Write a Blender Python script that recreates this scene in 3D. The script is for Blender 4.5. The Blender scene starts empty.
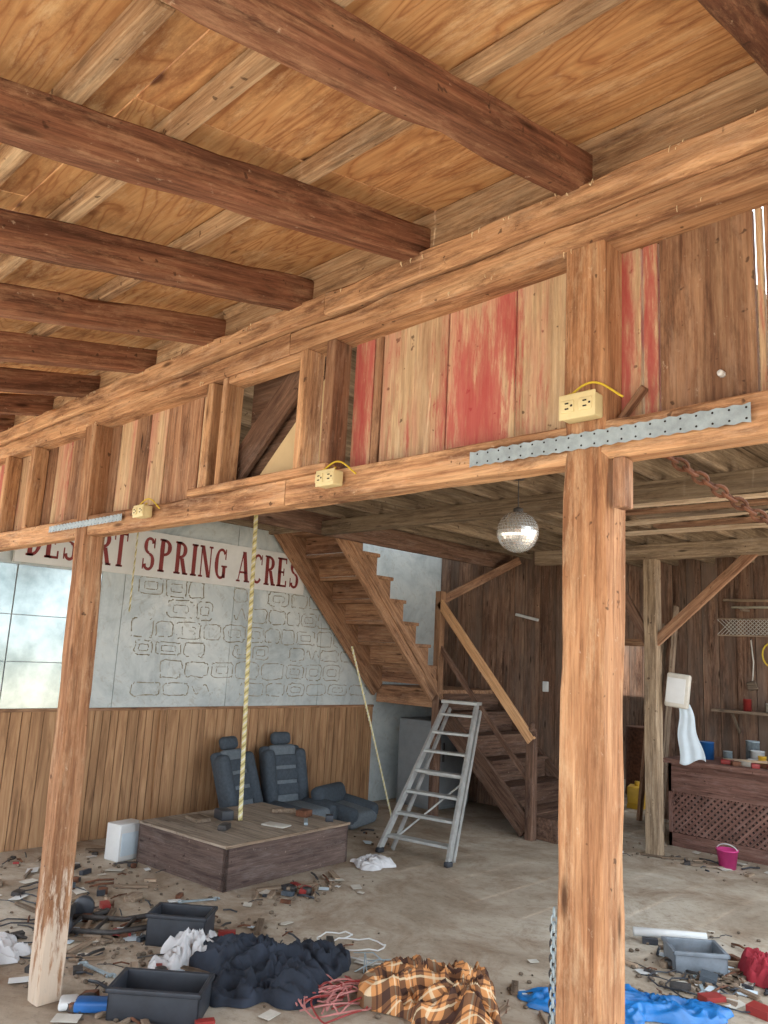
import bpy, bmesh, math, random
from mathutils import Vector, Matrix, noise, Euler
random.seed(7)
scene=bpy.context.scene
def S(r,g,b,a=1.0):
    f=lambda c:(c/255/12.92) if c/255<=0.04045 else ((c/255+0.055)/1.055)**2.4
    return (f(r),f(g),f(b),a)
# ---------------------------------------------------------------- materials
def base_mat(name,rough=0.8,metal=0.0,spec=0.2):
    m=bpy.data.materials.new(name); m.use_nodes=True
    nt=m.node_tree; b=nt.nodes['Principled BSDF']
    b.inputs['Roughness'].default_value=rough; b.inputs['Metallic'].default_value=metal
    b.inputs['Specular IOR Level'].default_value=spec
    return m,nt,b
def ramp(nt,src,stops,interp='LINEAR'):
    r=nt.nodes.new('ShaderNodeValToRGB'); r.color_ramp.interpolation=interp
    e=r.color_ramp.elements
    e[0].position,e[0].color=stops[0]; e[1].position,e[1].color=stops[-1]
    for p,c in stops[1:-1]:
        x=e.new(p); x.color=c
    nt.links.new(src,r.inputs[0]); return r.outputs[0]
def gvec(nt,scale,loc=(0,0,0),obj=False):
    if obj:
        t=nt.nodes.new('ShaderNodeTexCoord'); o=t.outputs['Object']
    else:
        t=nt.nodes.new('ShaderNodeAttribute'); t.attribute_name='g'; o=t.outputs['Vector']
    mp=nt.nodes.new('ShaderNodeMapping'); mp.inputs['Scale'].default_value=scale; mp.inputs['Location'].default_value=loc
    nt.links.new(o,mp.inputs['Vector']); return mp.outputs[0]
def nz(nt,vec,scale=1,detail=5,rough=0.6,dist=0):
    n=nt.nodes.new('ShaderNodeTexNoise'); n.inputs['Scale'].default_value=scale; n.inputs['Detail'].default_value=detail
    n.inputs['Roughness'].default_value=rough; n.inputs['Distortion'].default_value=dist
    nt.links.new(vec,n.inputs['Vector']); return n.outputs[0]
def mixc(nt,fac,a,b,mode='MIX'):
    m=nt.nodes.new('ShaderNodeMix'); m.data_type='RGBA'; m.blend_type=mode
    for inp,v in ((m.inputs[0],fac),(m.inputs[6],a),(m.inputs[7],b)):
        if isinstance(v,(int,float)): inp.default_value=v
        elif isinstance(v,tuple): inp.default_value=v
        else: nt.links.new(v,inp)
    return m.outputs[2]
def mth(nt,op,a,b=0.5):
    m=nt.nodes.new('ShaderNodeMath'); m.operation=op
    for i,v in enumerate((a,b)):
        if isinstance(v,(int,float)): m.inputs[i].default_value=v
        else: nt.links.new(v,m.inputs[i])
    return m.outputs[0]
def bump(nt,b,h,strength=0.3,dist=0.01):
    n=nt.nodes.new('ShaderNodeBump'); n.inputs['Strength'].default_value=strength; n.inputs['Distance'].default_value=dist
    nt.links.new(h,n.inputs['Height']); nt.links.new(n.outputs[0],b.inputs['Normal'])
W4=(1,1,1,1);B4=(0,0,0,1)
def G(v): return (v,v,v,1)
def wood(name,dark,mid,light,stain=None,samt=0.5,var=0.35,rough=0.85,blobs=None,paint=None,knots=True,streak=34,dust=None,damt=0.35,worn=False,grey=None,sat=0.86):
    m,nt,b=base_mat(name,rough,0,0.12)
    st=nz(nt,gvec(nt,(1.6,streak,streak)),1,8,0.76,0.1)
    col=ramp(nt,st,[(0.31,dark),(0.48,mid),(0.70,light)])
    st2=nz(nt,gvec(nt,(6,130,130),(7,3,1)),1,5,0.7)
    col=mixc(nt,1.0,col,ramp(nt,st2,[(0.35,G(0.72)),(0.55,G(1.0)),(0.75,G(1.14))]),'MULTIPLY')
    if stain:
        s=nz(nt,gvec(nt,(1.8,10,10),(3,1,7)),1,9,0.78,0.35)
        f=ramp(nt,s,[(0.48,B4),(0.57,G(samt*.5)),(0.68,G(samt))])
        col=mixc(nt,f,col,stain)
        s=nz(nt,gvec(nt,(0.6,3,3),(23,11,7)),1,5,0.65,0.2)
        f=ramp(nt,s,[(0.5,B4),(0.7,G(samt*.7))])
        col=mixc(nt,f,col,stain)
    s=nz(nt,gvec(nt,(3.4,15,15),(13,1,2)),1,9,0.82,0.2)
    f=ramp(nt,s,[(0.51,B4),(0.68,G(damt))])
    col=mixc(nt,f,col,dust if dust else tuple(x*0.7+0.12 for x in light[:3])+(1,))
    s=nz(nt,gvec(nt,(26,40,40),(3,9,2)),1,4,0.7,0.0)
    col=mixc(nt,ramp(nt,s,[(0.66,B4),(0.74,G(.45))]),col,S(214,190,160))
    s=nz(nt,gvec(nt,(30,30,30),(31,9,2)),1,2,0.5,0.0)
    col=mixc(nt,ramp(nt,s,[(0.70,B4),(0.74,G(.7))]),col,S(60,40,30))
    if grey:
        s=nz(nt,gvec(nt,(0.8,4,4),(33,5,2)),1,5,0.65)
        col=mixc(nt,ramp(nt,s,[(0.42,B4),(0.62,G(.7))]),col,grey)
    if knots:
        v=nt.nodes.new('ShaderNodeTexVoronoi'); v.inputs['Scale'].default_value=1
        nt.links.new(gvec(nt,(2.4,11,11),(5,5,1)),v.inputs['Vector'])
        f=ramp(nt,v.outputs['Distance'],[(0.05,G(.85)),(0.14,B4)])
        col=mixc(nt,f,col,(dark[0]*0.35,dark[1]*0.35,dark[2]*0.35,1))
    hs0=nt.nodes.new('ShaderNodeHueSaturation'); hs0.inputs['Saturation'].default_value=sat
    nt.links.new(col,hs0.inputs['Color']); col=hs0.outputs[0]
    if paint:
        n1=nz(nt,gvec(nt,(20,20,2.8),(1,2,4),obj=True),1,8,0.75,.2)
        n3=nz(nt,gvec(nt,(60,60,8),(1,2,4),obj=True),1,6,0.75,.2)
        tot=None
        for cx,cz,rx,rz in blobs:
            tc=nt.nodes.new('ShaderNodeTexCoord'); mp=nt.nodes.new('ShaderNodeMapping')
            mp.inputs['Scale'].default_value=(1/rx,0,1/rz); mp.inputs['Location'].default_value=(-cx/rx,0,-cz/rz)
            nt.links.new(tc.outputs['Object'],mp.inputs['Vector'])
            g_=nt.nodes.new('ShaderNodeTexGradient'); g_.gradient_type='SPHERICAL'; nt.links.new(mp.outputs[0],g_.inputs[0])
            tot=g_.outputs['Fac'] if tot is None else mth(nt,'MAXIMUM',tot,g_.outputs['Fac'])
        k=mth(nt,'ADD',mth(nt,'MULTIPLY',tot,0.95),mth(nt,'MULTIPLY',mth(nt,'SUBTRACT',n1,0.5),2.6))
        k=mth(nt,'ADD',k,mth(nt,'MULTIPLY',mth(nt,'SUBTRACT',n3,0.5),1.6))
        f=ramp(nt,k,[(0.14,B4),(0.34,G(.3)),(0.56,G(.66)),(0.95,G(.82))])
        col=mixc(nt,f,col,paint)
        n2=nz(nt,gvec(nt,(12,12,1.2),(5,7,4),obj=True),1,7,0.7)
        col=mixc(nt,ramp(nt,n2,[(0.50,B4),(0.66,G(.5))]),col,S(186,104,98))
    if worn:
        sp=nt.nodes.new('ShaderNodeSeparateXYZ'); nt.links.new(gvec(nt,(1,1,1),obj=True),sp.inputs[0])
        s=nz(nt,gvec(nt,(5,30,30),(3,1,2)),1,6,0.7)
        k=mth(nt,'ADD',mth(nt,'SUBTRACT',0.62,mth(nt,'MULTIPLY',sp.outputs[2],0.7)),mth(nt,'MULTIPLY',mth(nt,'SUBTRACT',s,0.5),1.6))
        f=ramp(nt,k,[(0.35,B4),(0.5,G(.8))])
        col=mixc(nt,f,col,S(206,188,168))
    at=nt.nodes.new('ShaderNodeAttribute'); at.attribute_name='r'
    k=mth(nt,'ADD',mth(nt,'MULTIPLY',at.outputs['Fac'],var*2),1-var)
    hs=nt.nodes.new('ShaderNodeHueSaturation'); nt.links.new(col,hs.inputs['Color']); nt.links.new(k,hs.inputs['Value'])
    nt.links.new(hs.outputs[0],b.inputs['Base Color'])
    bump(nt,b,mth(nt,'ADD',st,mth(nt,'MULTIPLY',st2,.5)),0.5,0.006)
    return m
def plain(name,c,rough=0.6,metal=0.0,var=0.15,scale=8,c2=None,bmp=0.0,spec=0.4):
    m,nt,b=base_mat(name,rough,metal,spec)
    n=nz(nt,gvec(nt,(scale,)*3,obj=True),1,6,0.65)
    d=c2 if c2 else tuple(x*(1-var*2) for x in c[:3])+(1,)
    nt.links.new(ramp(nt,n,[(0.35,d),(0.65,c)]),b.inputs['Base Color'])
    if bmp: bump(nt,b,n,bmp,0.01)
    return m
BL=[(-1.39,2.33,.21,.40),(-1.285,2.58,.09,.32),(-1.89,2.45,.10,.8),(-.93,2.42,.08,.8),(-.835,2.45,.05,.6),(-4.15,2.45,.16,.6),(-2.86,2.5,.05,.5),(-5.2,2.4,.2,.5)]
M={}
M['post']=wood('post_wood',S(112,70,44),S(172,120,78),S(206,158,112),S(96,58,36),0.6,0.1,dust=S(214,184,144),damt=.45,sat=.92)
M['post_worn']=wood('post_worn_wood',S(100,62,40),S(158,108,70),S(198,150,108),S(84,50,32),0.65,0.1,dust=S(208,178,140),damt=.45,worn=True,sat=.92)
M['rafter']=wood('rafter_wood',S(78,46,32),S(128,80,54),S(168,118,82),S(54,34,25),0.75,0.13,dust=S(184,140,102),damt=.55,sat=.9)
M['purlin']=wood('purlin_wood',S(124,84,54),S(190,148,102),S(230,198,152),S(76,46,30),0.85,0.15)
M['header']=wood('header_wood',S(132,84,52),S(194,142,94),S(222,176,126),S(84,46,28),1.0,0.1,damt=.5,sat=.9)
M['plank']=wood('plank_brown',S(98,60,38),S(154,106,70),S(190,146,104),S(70,42,30),0.85,0.18)
M['plank_tan']=wood('plank_tan',S(162,126,88),S(198,164,120),S(218,188,146),S(146,98,68),0.5,0.05,paint=S(164,50,62),blobs=BL)
M['barn']=wood('barn_boards',S(80,52,38),S(134,94,68),S(180,138,104),S(52,36,30),0.85,0.3,grey=S(122,104,90))
M['stair']=wood('stair_wood',S(112,70,42),S(168,118,76),S(198,150,104),S(74,46,32),0.8,0.15)
M['stair_dark']=wood('stair_dark_wood',S(70,46,34),S(110,78,58),S(140,106,82),S(52,34,28),0.7,0.25)
M['handrail']=wood('handrail_wood',S(166,108,58),S(204,146,84),S(218,168,110),None,0,0.1,0.6,knots=False)
M['joist']=wood('joist_wood',S(84,66,50),S(140,116,88),S(176,152,120),S(62,46,36),0.6,0.3)
M['scrap']=wood('scrap_wood',S(84,66,50),S(142,118,94),S(182,158,130),S(60,46,38),0.5,0.4)
M['platform']=wood('platform_wood',S(70,54,50),S(98,78,70),S(124,102,90),S(56,44,40),0.5,0.12)
M['ptop']=wood('platform_top',S(124,108,92),S(156,138,118),S(180,162,142),S(92,76,62),0.6,0.1)
M['counter']=wood('counter_wood',S(88,56,46),S(124,84,70),S(150,110,94),S(62,42,36),0.5,0.15)
M['pallid']=wood('pale_wood',S(176,146,112),S(208,180,146),S(226,204,174),S(160,120,86),0.5,0.15)
def plywood():
    m,nt,b=base_mat('plywood',0.8,0,0.12)
    big=nz(nt,gvec(nt,(0.6,3.0,1)),1,4,0.5,0.7)
    rings=mth(nt,'FRACT',mth(nt,'MULTIPLY',big,24.0))
    tri=mth(nt,'ABSOLUTE',mth(nt,'SUBTRACT',rings,0.5))
    col=ramp(nt,tri,[(0.0,S(168,112,64)),(0.14,S(200,146,88)),(0.5,S(210,162,104))])
    fn=nz(nt,gvec(nt,(3,60,60)),1,7,0.75)
    col=mixc(nt,ramp(nt,fn,[(0.42,B4),(0.7,G(.65))]),col,S(158,106,62))
    s=nz(nt,gvec(nt,(2.2,6,5),(4,4,4)),1,9,0.8)
    col=mixc(nt,ramp(nt,s,[(0.49,B4),(0.66,G(.8))]),col,S(128,78,46))
    s=nz(nt,gvec(nt,(3.2,11,5),(14,4,4)),1,9,0.82)
    col=mixc(nt,ramp(nt,s,[(0.53,B4),(0.7,G(.65))]),col,S(232,202,156))
    v=nt.nodes.new('ShaderNodeTexVoronoi'); v.inputs['Scale'].default_value=1
    nt.links.new(gvec(nt,(3,7,5),(5,5,1)),v.inputs['Vector'])
    col=mixc(nt,ramp(nt,v.outputs['Distance'],[(0.06,G(.9)),(0.12,B4)]),col,S(84,46,28))
    at=nt.nodes.new('ShaderNodeAttribute'); at.attribute_name='r'
    k=mth(nt,'ADD',mth(nt,'MULTIPLY',at.outputs['Fac'],0.2),0.9)
    hs=nt.nodes.new('ShaderNodeHueSaturation'); nt.links.new(col,hs.inputs['Color']); nt.links.new(k,hs.inputs['Value'])
    hs.inputs['Saturation'].default_value=0.92
    nt.links.new(hs.outputs[0],b.inputs['Base Color']); return m
M['ply']=plywood()
def wains():
    m,nt,b=base_mat('wainscot_panel',0.65)
    st=nz(nt,gvec(nt,(1.6,18,18)),1,6,0.65,0.8)
    col=ramp(nt,st,[(0.3,S(120,84,54)),(0.5,S(166,122,80)),(0.7,S(190,148,104))])
    at=nt.nodes.new('ShaderNodeAttribute'); at.attribute_name='r'
    k=mth(nt,'ADD',mth(nt,'MULTIPLY',at.outputs['Fac'],0.22),0.86)
    hs=nt.nodes.new('ShaderNodeHueSaturation'); nt.links.new(col,hs.inputs['Color']); nt.links.new(k,hs.inputs['Value'])
    hs.inputs['Saturation'].default_value=0.92
    nt.links.new(hs.outputs[0],b.inputs['Base Color']); return m
M['wains']=wains()
def floor_mat():
    m,nt,b=base_mat('dusty_concrete',0.9,0,0.15)
    v=gvec(nt,(1,1,1),obj=True)
    a=nz(nt,v,0.7,9,0.7,0.5); f=nz(nt,v,18,9,0.8); c=nz(nt,v,2.2,9,0.78,0.8)
    col=ramp(nt,a,[(0.36,S(142,126,108)),(0.5,S(176,162,144)),(0.62,S(194,184,168))])
    col=mixc(nt,ramp(nt,c,[(0.48,B4),(0.66,G(.75))]),col,S(132,108,86))
    col=mixc(nt,ramp(nt,f,[(0.52,B4),(0.7,G(.6))]),col,S(104,88,74))
    nt.links.new(col,b.inputs['Base Color']); bump(nt,b,f,0.5,0.012); return m
M['floor']=floor_mat()
M['sand']=plain('desert_ground',S(208,192,170),0.95,0,0.08,1.5)
def panelmat():
    m,nt,b=base_mat('insulation_panel',0.4,0.0,0.5)
    v=gvec(nt,(1,1,1),obj=True)
    a=nz(nt,v,1.6,7,0.7,0.6)
    col=ramp(nt,a,[(0.32,S(154,162,162)),(0.5,S(188,194,192)),(0.7,S(212,214,208))])
    c=nz(nt,v,6,7,0.8,2.5)
    col=mixc(nt,ramp(nt,c,[(0.55,B4),(0.62,G(.4)),(0.7,B4)]),col,S(150,138,116))
    nt.links.new(col,b.inputs['Base Color']); return m
M['panel']=panelmat()
M['mirror']=plain('clouded_mirror',S(190,198,194),0.16,0.7,0.12,2.0,c2=S(124,136,134))
M['glue']=plain('dried_adhesive',S(132,120,96),0.8,0,0.12,12,c2=S(172,168,154))
M['signw']=plain('sign_white',S(222,220,214),0.6,0,0.06,3)
M['signr']=plain('sign_red',S(140,52,48),0.6,0,0.12,12)
M['cream']=plain('cream_board',S(214,190,148),0.8,0,0.08,3)
M['galv']=plain('galvanized_steel',S(160,174,180),0.5,0.15,0.15,30)
M['alu']=plain('aluminium',S(182,182,178),0.45,0.3,0.14,12)
M['steel']=plain('dark_steel',S(78,74,72),0.6,0.3,0.25,20)
M['rust']=plain('rusty_metal',S(120,78,56),0.85,0.1,0.3,25)
M['outlet']=plain('outlet_cream',S(214,198,150),0.5,0,0.05,20)
M['dark']=plain('dark_slot',S(36,30,28),0.8,0,0.1,10)
M['ycable']=plain('yellow_cable',S(210,180,50),0.5,0,0.06,10)
M['rope_y']=plain('rope_yellow',S(218,206,150),0.85,0,0.1,40)
M['rope_w']=plain('rope_white',S(226,220,200),0.85,0,0.1,40)
M['rope_g']=plain('rope_olive',S(176,162,110),0.85,0,0.1,40)
M['seat']=plain('seat_fabric',S(74,82,90),0.9,0,0.15,40,bmp=0.3)
M['seat2']=plain('seat_fabric_light',S(112,120,126),0.9,0,0.12,40,bmp=0.3)
M['black']=plain('black_plastic',S(52,55,62),0.5,0,0.2,10,spec=0.5)
M['grey']=plain('grey_plastic',S(126,134,142),0.5,0,0.15,10)
M['denim']=plain('dark_denim',S(46,52,64),0.9,0,0.25,9,bmp=0.3)
M['wcloth']=plain('white_cloth',S(206,204,204),0.9,0,0.08,7)
M['bcloth']=plain('pale_blue_cloth',S(200,212,220),0.9,0,0.06,5)
M['tarp']=plain('blue_tarp',S(34,122,196),0.4,0,0.2,6,spec=0.6)
M['red']=plain('red_cloth',S(156,42,54),0.85,0,0.15,8)
M['pink']=plain('pink_plastic',S(200,62,126),0.45,0,0.08,8)
M['cord']=plain('red_cord',S(196,128,122),0.6,0,0.15,8)
M['white']=plain('white_plastic',S(212,212,210),0.45,0,0.05,6)
M['appl']=plain('appliance_enamel',S(140,144,146),0.4,0,0.1,6)
M['yellow']=plain('yellow_plastic',S(214,170,50),0.5,0,0.08,8)
M['blue']=plain('blue_plastic',S(40,96,160),0.4,0,0.1,8)
M['paper']=plain('old_paper',S(204,198,186),0.9,0,0.12,9)
M['rock']=plain('rubble',S(124,108,92),0.95,0,0.25,14)
M['straw']=plain('pale_splinter',S(220,196,158),0.9,0,0.1,14)
M['redpaint']=plain('red_paint_can',S(150,52,48),0.45,0,0.1,9)
m,nt,b=base_mat('mirror_tile',0.2,0.75); b.inputs['Base Color'].default_value=S(240,240,238); M['tile']=m
def plaid():
    m,nt,b=base_mat('orange_plaid_flannel',0.95,0,0.1)
    t=nt.nodes.new('ShaderNodeAttribute'); t.attribute_name='g'
    sp=nt.nodes.new('ShaderNodeSeparateXYZ'); nt.links.new(t.outputs['Vector'],sp.inputs[0])
    col=S(204,142,90)
    for ax in (0,1):
        fr=mth(nt,'FRACT',mth(nt,'MULTIPLY',sp.outputs[ax],7.0))
        f=ramp(nt,fr,[(0.0,G(.72)),(0.34,B4)],'CONSTANT')
        col=mixc(nt,f,col,S(48,38,42))
        f=ramp(nt,fr,[(0.0,B4),(0.62,G(.7)),(0.70,B4)],'CONSTANT')
        col=mixc(nt,f,col,S(226,206,170))
        f=ramp(nt,fr,[(0.0,B4),(0.8,G(.6)),(0.86,B4)],'CONSTANT')
        col=mixc(nt,f,col,S(60,36,40))
    nt.links.new(col,b.inputs['Base Color']); return m
M['plaid']=plaid()
# ---------------------------------------------------------------- mesh builder
class MB:
    def __init__(s): s.v=[];s.f=[];s.m=[];s.g=[];s.r=[];s.sm=[];s.mats=[]
    def mi(s,k):
        if k not in s.mats: s.mats.append(k)
        return s.mats.index(k)
    def add(s,vs,fs,mat,g=None,r=None,smooth=False):
        o=len(s.v); s.v+= [tuple(v) for v in vs]
        r=random.random() if r is None else r
        if g is None:
            g=[tuple(v) for v in vs]
        s.g+=g; s.r+=[r]*len(vs); k=s.mi(mat)
        for f in fs: s.f.append([i+o for i in f]); s.m.append(k); s.sm.append(smooth)
    def box(s,c,size,mat,rot=None,r=None,axis=None):
        c=Vector(c); sx,sy,sz=[x/2 for x in size]
        R=rot if rot is not None else Matrix.Identity(3)
        if axis is None: axis=max(range(3),key=lambda i:size[i])
        off=Vector((random.uniform(0,50),random.uniform(0,50),random.uniform(0,50)))
        vs=[];g=[]
        for x,y,z in ((-1,-1,-1),(1,-1,-1),(1,1,-1),(-1,1,-1),(-1,-1,1),(1,-1,1),(1,1,1),(-1,1,1)):
            l=Vector((x*sx,y*sy,z*sz)); vs.append(c+R@l)
            q=(l[axis],l[(axis+1)%3],l[(axis+2)%3]); g.append(tuple(Vector(q)+off))
        s.add(vs,[(0,3,2,1),(4,5,6,7),(0,1,5,4),(1,2,6,5),(2,3,7,6),(3,0,4,7)],mat,g,r)
    def bb(s,x0,x1,y0,y1,z0,z1,mat,**k):
        s.box(((x0+x1)/2,(y0+y1)/2,(z0+z1)/2),(abs(x1-x0),abs(y1-y0),abs(z1-z0)),mat,**k)
    def beam(s,p0,p1,w,h,mat,up=(0,0,1),r=None):
        p0=Vector(p0);p1=Vector(p1);d=p1-p0;L=d.length;d.normalize();up=Vector(up)
        y=up.cross(d)
        if y.length<1e-4: y=Vector((0,1,0)).cross(d)
        y.normalize(); z=d.cross(y)
        R=Matrix((d,y,z)).transposed()
        s.box((p0+p1)/2,(L,w,h),mat,R,r,0)
    def rough(s,p0,p1,w,h,mat,up=(0,0,1),amp=0.003,seg=0.10,chip=0.012):
        p0=Vector(p0);p1=Vector(p1);d=p1-p0;L=d.length;d.normalize();up=Vector(up)
        y=up.cross(d).normalized(); z=d.cross(y); n=max(4,int(L/seg)); off=Vector([random.uniform(0,50) for _ in range(3)])
        prof=[(-1,-1),(1,-1),(1,1),(-1,1)]
        vs=[];g=[];fs=[]
        for i in range(n+1):
            x=L*i/n
            for ci,(a,b_) in enumerate(prof):
                nxt=prof[(ci+1)%4]; prv=prof[ci-1]
                c=0.004+chip*max(0,noise.noise(Vector((x*4.1+off.x,ci*7.3,off.y))))*1.8
                for o_ in (prv,nxt):
                    py=a*w/2;pz=b_*h/2
                    dy=(o_[0]-a)/2;dz=(o_[1]-b_)/2
                    py+=dy*c;pz+=dz*c
                    q=noise.noise_vector(Vector((x*1.6+off.y,a*3+off.z,b_*3)))*amp
                    l=Vector((x-L/2,py+q.y,pz+q.z)); vs.append((p0+p1)/2+d*l.x+y*l.y+z*l.z); g.append(tuple(l+off)); 
        for i in range(n):
            for k in range(8):
                l=(k+1)%8; fs.append((i*8+k,i*8+l,(i+1)*8+l,(i+1)*8+k))
        fs.append(tuple(range(8))[::-1]); fs.append(tuple(n*8+k for k in range(8)))
        s.add(vs,fs,mat,g)
    def rbox(s,c,size,mat,rot=None,bev=0.02,seg=3):
        bm=bmesh.new(); bmesh.ops.create_cube(bm,size=1)
        bmesh.ops.scale(bm,vec=size,verts=bm.verts)
        bmesh.ops.bevel(bm,geom=bm.edges[:],offset=min(bev,min(size)*0.48),segments=seg,profile=0.5,affect='EDGES')
        R=rot if rot is not None else Matrix.Identity(3)
        bm.verts.index_update()
        vs=[Vector(c)+R@v.co for v in bm.verts]; fs=[[v.index for v in f.verts] for f in bm.faces]
        bm.free(); s.add(vs,fs,mat,smooth=True)
    def tube(s,pts,r,mat,seg=8,r1=None,cap=True,closed=False):
        pts=[Vector(p) for p in pts]; n=len(pts); vs=[];fs=[]
        t=(pts[1]-pts[0]).normalized(); u=t.orthogonal().normalized()
        for i,p in enumerate(pts):
            if closed: t=(pts[(i+1)%n]-pts[i-1]).normalized()
            else: t=(pts[min(i+1,n-1)]-pts[max(i-1,0)]).normalized()
            u=(u-t*u.dot(t)).normalized(); w=t.cross(u)
            rr=r if r1 is None else r+(r1-r)*i/(n-1)
            for k in range(seg):
                a=2*math.pi*k/seg; vs.append(p+(u*math.cos(a)+w*math.sin(a))*rr)
        for i in range(n if closed else n-1):
            j=(i+1)%n
            for k in range(seg):
                l=(k+1)%seg; fs.append((i*seg+k,i*seg+l,j*seg+l,j*seg+k))
        if cap and not closed:
            fs.append(tuple(range(seg))[::-1]); fs.append(tuple((n-1)*seg+k for k in range(seg)))
        s.add(vs,fs,mat,smooth=seg>6)
    def lathe(s,c,prof,mat,seg=24,rot=None):
        R=rot if rot is not None else Matrix.Identity(3); vs=[];fs=[];n=len(prof)
        for (r,z) in prof:
            for k in range(seg):
                a=2*math.pi*k/seg; vs.append(Vector(c)+R@Vector((r*math.cos(a),r*math.sin(a),z)))
        for i in range(n-1):
            for k in range(seg):
                l=(k+1)%seg; fs.append((i*seg+k,i*seg+l,(i+1)*seg+l,(i+1)*seg+k))
        s.add(vs,fs,mat,smooth=True)
    def chain(s,p0,p1,L=0.04,w=0.013,r=0.004,mat='rust',sag=0.0):
        p0=Vector(p0);p1=Vector(p1);n=max(2,int((p1-p0).length/(L*0.72)))
        for i in range(n):
            t=(i+.5)/n; c=p0.lerp(p1,t)+Vector((0,0,-sag*4*t*(1-t)))
            d=(p1-p0).normalized(); u=d.orthogonal().normalized(); v=d.cross(u)
            if i%2: u=v
            pts=[]
            for k in range(12):
                a=2*math.pi*k/12; pts.append(c+d*math.cos(a)*L/2+u*math.sin(a)*w)
            s.tube(pts,r,mat,6,closed=True)
    def build(s,name,bevel=0.0,parent=None,solid=0):
        me=bpy.data.meshes.new(name); me.from_pydata(s.v,[],s.f)
        for k in s.mats: me.materials.append(M[k])
        me.polygons.foreach_set('material_index',s.m); me.polygons.foreach_set('use_smooth',s.sm)
        a=me.attributes.new('g','FLOAT_VECTOR','POINT'); a.data.foreach_set('vector',[x for g in s.g for x in g])
        a=me.attributes.new('r','FLOAT','POINT'); a.data.foreach_set('value',s.r)
        me.update(); o=bpy.data.objects.new(name,me); scene.collection.objects.link(o)
        if bevel:
            b=o.modifiers.new('bev','BEVEL'); b.width=bevel; b.segments=1; b.limit_method='ANGLE'
        if parent: o.parent=parent
        return o
def RZ(a): return Matrix.Rotation(math.radians(a),3,'Z')
def RX(a): return Matrix.Rotation(math.radians(a),3,'X')
def RY(a): return Matrix.Rotation(math.radians(a),3,'Y')
def empty(name):
    e=bpy.data.objects.new(name,None); scene.collection.objects.link(e); return e
XL=-6.3; XR=1.2; YH=1.70; YB=8.6; ZC=2.98
XM=-0.9   # main bay cut short here, unseen side left open to let daylight in
# ---------------------------------------------------------------- shell
b=MB(); b.bb(XL-0.1,XR,-1.2,12.2,-0.12,0,'floor'); b.build('floor')
b=MB(); b.bb(-60,60,-60,60,-0.3,-0.14,'sand'); b.build('ground')
SL=0.21
YE=-0.85
def zr(y): return 2.86+SL*(y-1.7)
ang=math.atan(SL)
RS=RX(math.degrees(ang))
for k in range(-3,10):
    x=-0.97-0.575*k-0.03
    if x>XR or x<XL+0.02: continue
    m=MB(); y0=YE;y1=1.74
    m.rough((x,y0,zr(y0)+0.05),(x+random.uniform(-.01,.01),y1,zr(y1)+0.05),0.078,0.108,'rafter',chip=.018,amp=.006)
    m.build('roof_rafter')
m=MB()
for y in (1.76,1.18,0.79,0.56,0.18,-0.22,-0.62):
    z=zr(y)+0.105+0.022
    x=XL
    while x<XR:
        L=random.uniform(2.2,3.6); x2=min(XR,x+L)
        m.box(((x+x2)/2,y+random.uniform(-.006,.006),z),(x2-x-0.004,0.045 if y!=1.76 else 0.09,0.045),'purlin',RS,axis=0); x=x2
m.build('roof_purlins',0.004)
m=MB()
yy=[1.9,0.68,-0.54,-0.95]
for i in range(3):
    x=XL-0.1-(0.6 if i%2 else 0)
    while x<XR:
        x2=x+2.44; yc=(yy[i]+yy[i+1])/2
        m.box(((x+x2)/2,yc,zr(yc)+0.16),(x2-x-0.004,(yy[i]-yy[i+1])/math.cos(ang)-0.004,0.016),'ply',RS,axis=0); x=x2
m.build('ceiling')
m=MB()
def longboard(m,y0,y1,z0,z1,mat,x0=XL,x1=XR,lo=2.5,hi=4.5,rough=False,chip=.01):
    x=x0
    while x<x1-0.01:
        x2=min(x1,x+random.uniform(lo,hi))
        if rough: m.rough((x,(y0+y1)/2,(z0+z1)/2),(x2-0.003,(y0+y1)/2,(z0+z1)/2),y1-y0,z1-z0,mat,chip=chip,seg=.07)
        else: m.bb(x,x2-0.003,y0,y1,z0,z1,mat)
        x=x2
longboard(m,YH-0.03,YH+0.10,2.775,2.862,'header',rough=True,chip=.022)
longboard(m,YH-0.008,YH+0.10,2.685,2.772,'header',rough=True,chip=.016)
m.build('header_top_plate')
m=MB()
longboard(m,YH+0.004,YH+0.09,2.108,2.205,'header',lo=3,hi=5,rough=True,chip=.014)
m.build('header_bottom_beam')
m=MB()
longboard(m,YH+0.02,YH+0.055,2.864,2.98,'purlin')
m.build('header_blocking',0.004)
m=MB()
for i in range(60):
    x=random.choice([random.uniform(-1.6,-.2),random.uniform(-5,.2)]); ledge=random.random()<.7
    y=YH-0.031 if ledge else YH-.01
    z=random.uniform(2.845,2.86) if ledge else random.uniform(2.69,2.71)
    d=Vector((random.uniform(-.4,.4),0,-1)).normalized()*random.uniform(.006,.02)
    m.tube([(x,y,z),(x+d.x*.5,y-.003,z+d.z*.5),(x+d.x,y-.001,z+d.z)],random.uniform(.001,.004),'straw',5,r1=.0008)
m.build('wood_splinters')
m=MB()
def pb(x0,x1,mat,y=YH+0.085):
    m.bb(x0+0.003,x1-0.003,y+random.uniform(0,.005),y+0.02,2.2,2.69,mat,axis=2)
for a in [(-1.94,-1.84,'plank_tan'),(-1.84,-1.80,'plank'),(-1.80,-1.51,'plank_tan'),(-1.51,-1.25,'plank_tan'),(-1.25,-1.0,'plank_tan'),(-1.0,-0.86,'plank_tan'),(-0.86,-0.815,'plank_tan'),
          (-0.815,-0.58,'plank'),(-0.58,-0.56,'plank_tan'),(-0.56,-0.36,'plank'),(-0.36,-0.1,'plank_tan'),(-0.1,0.2,'plank')]: pb(*a)
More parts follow.
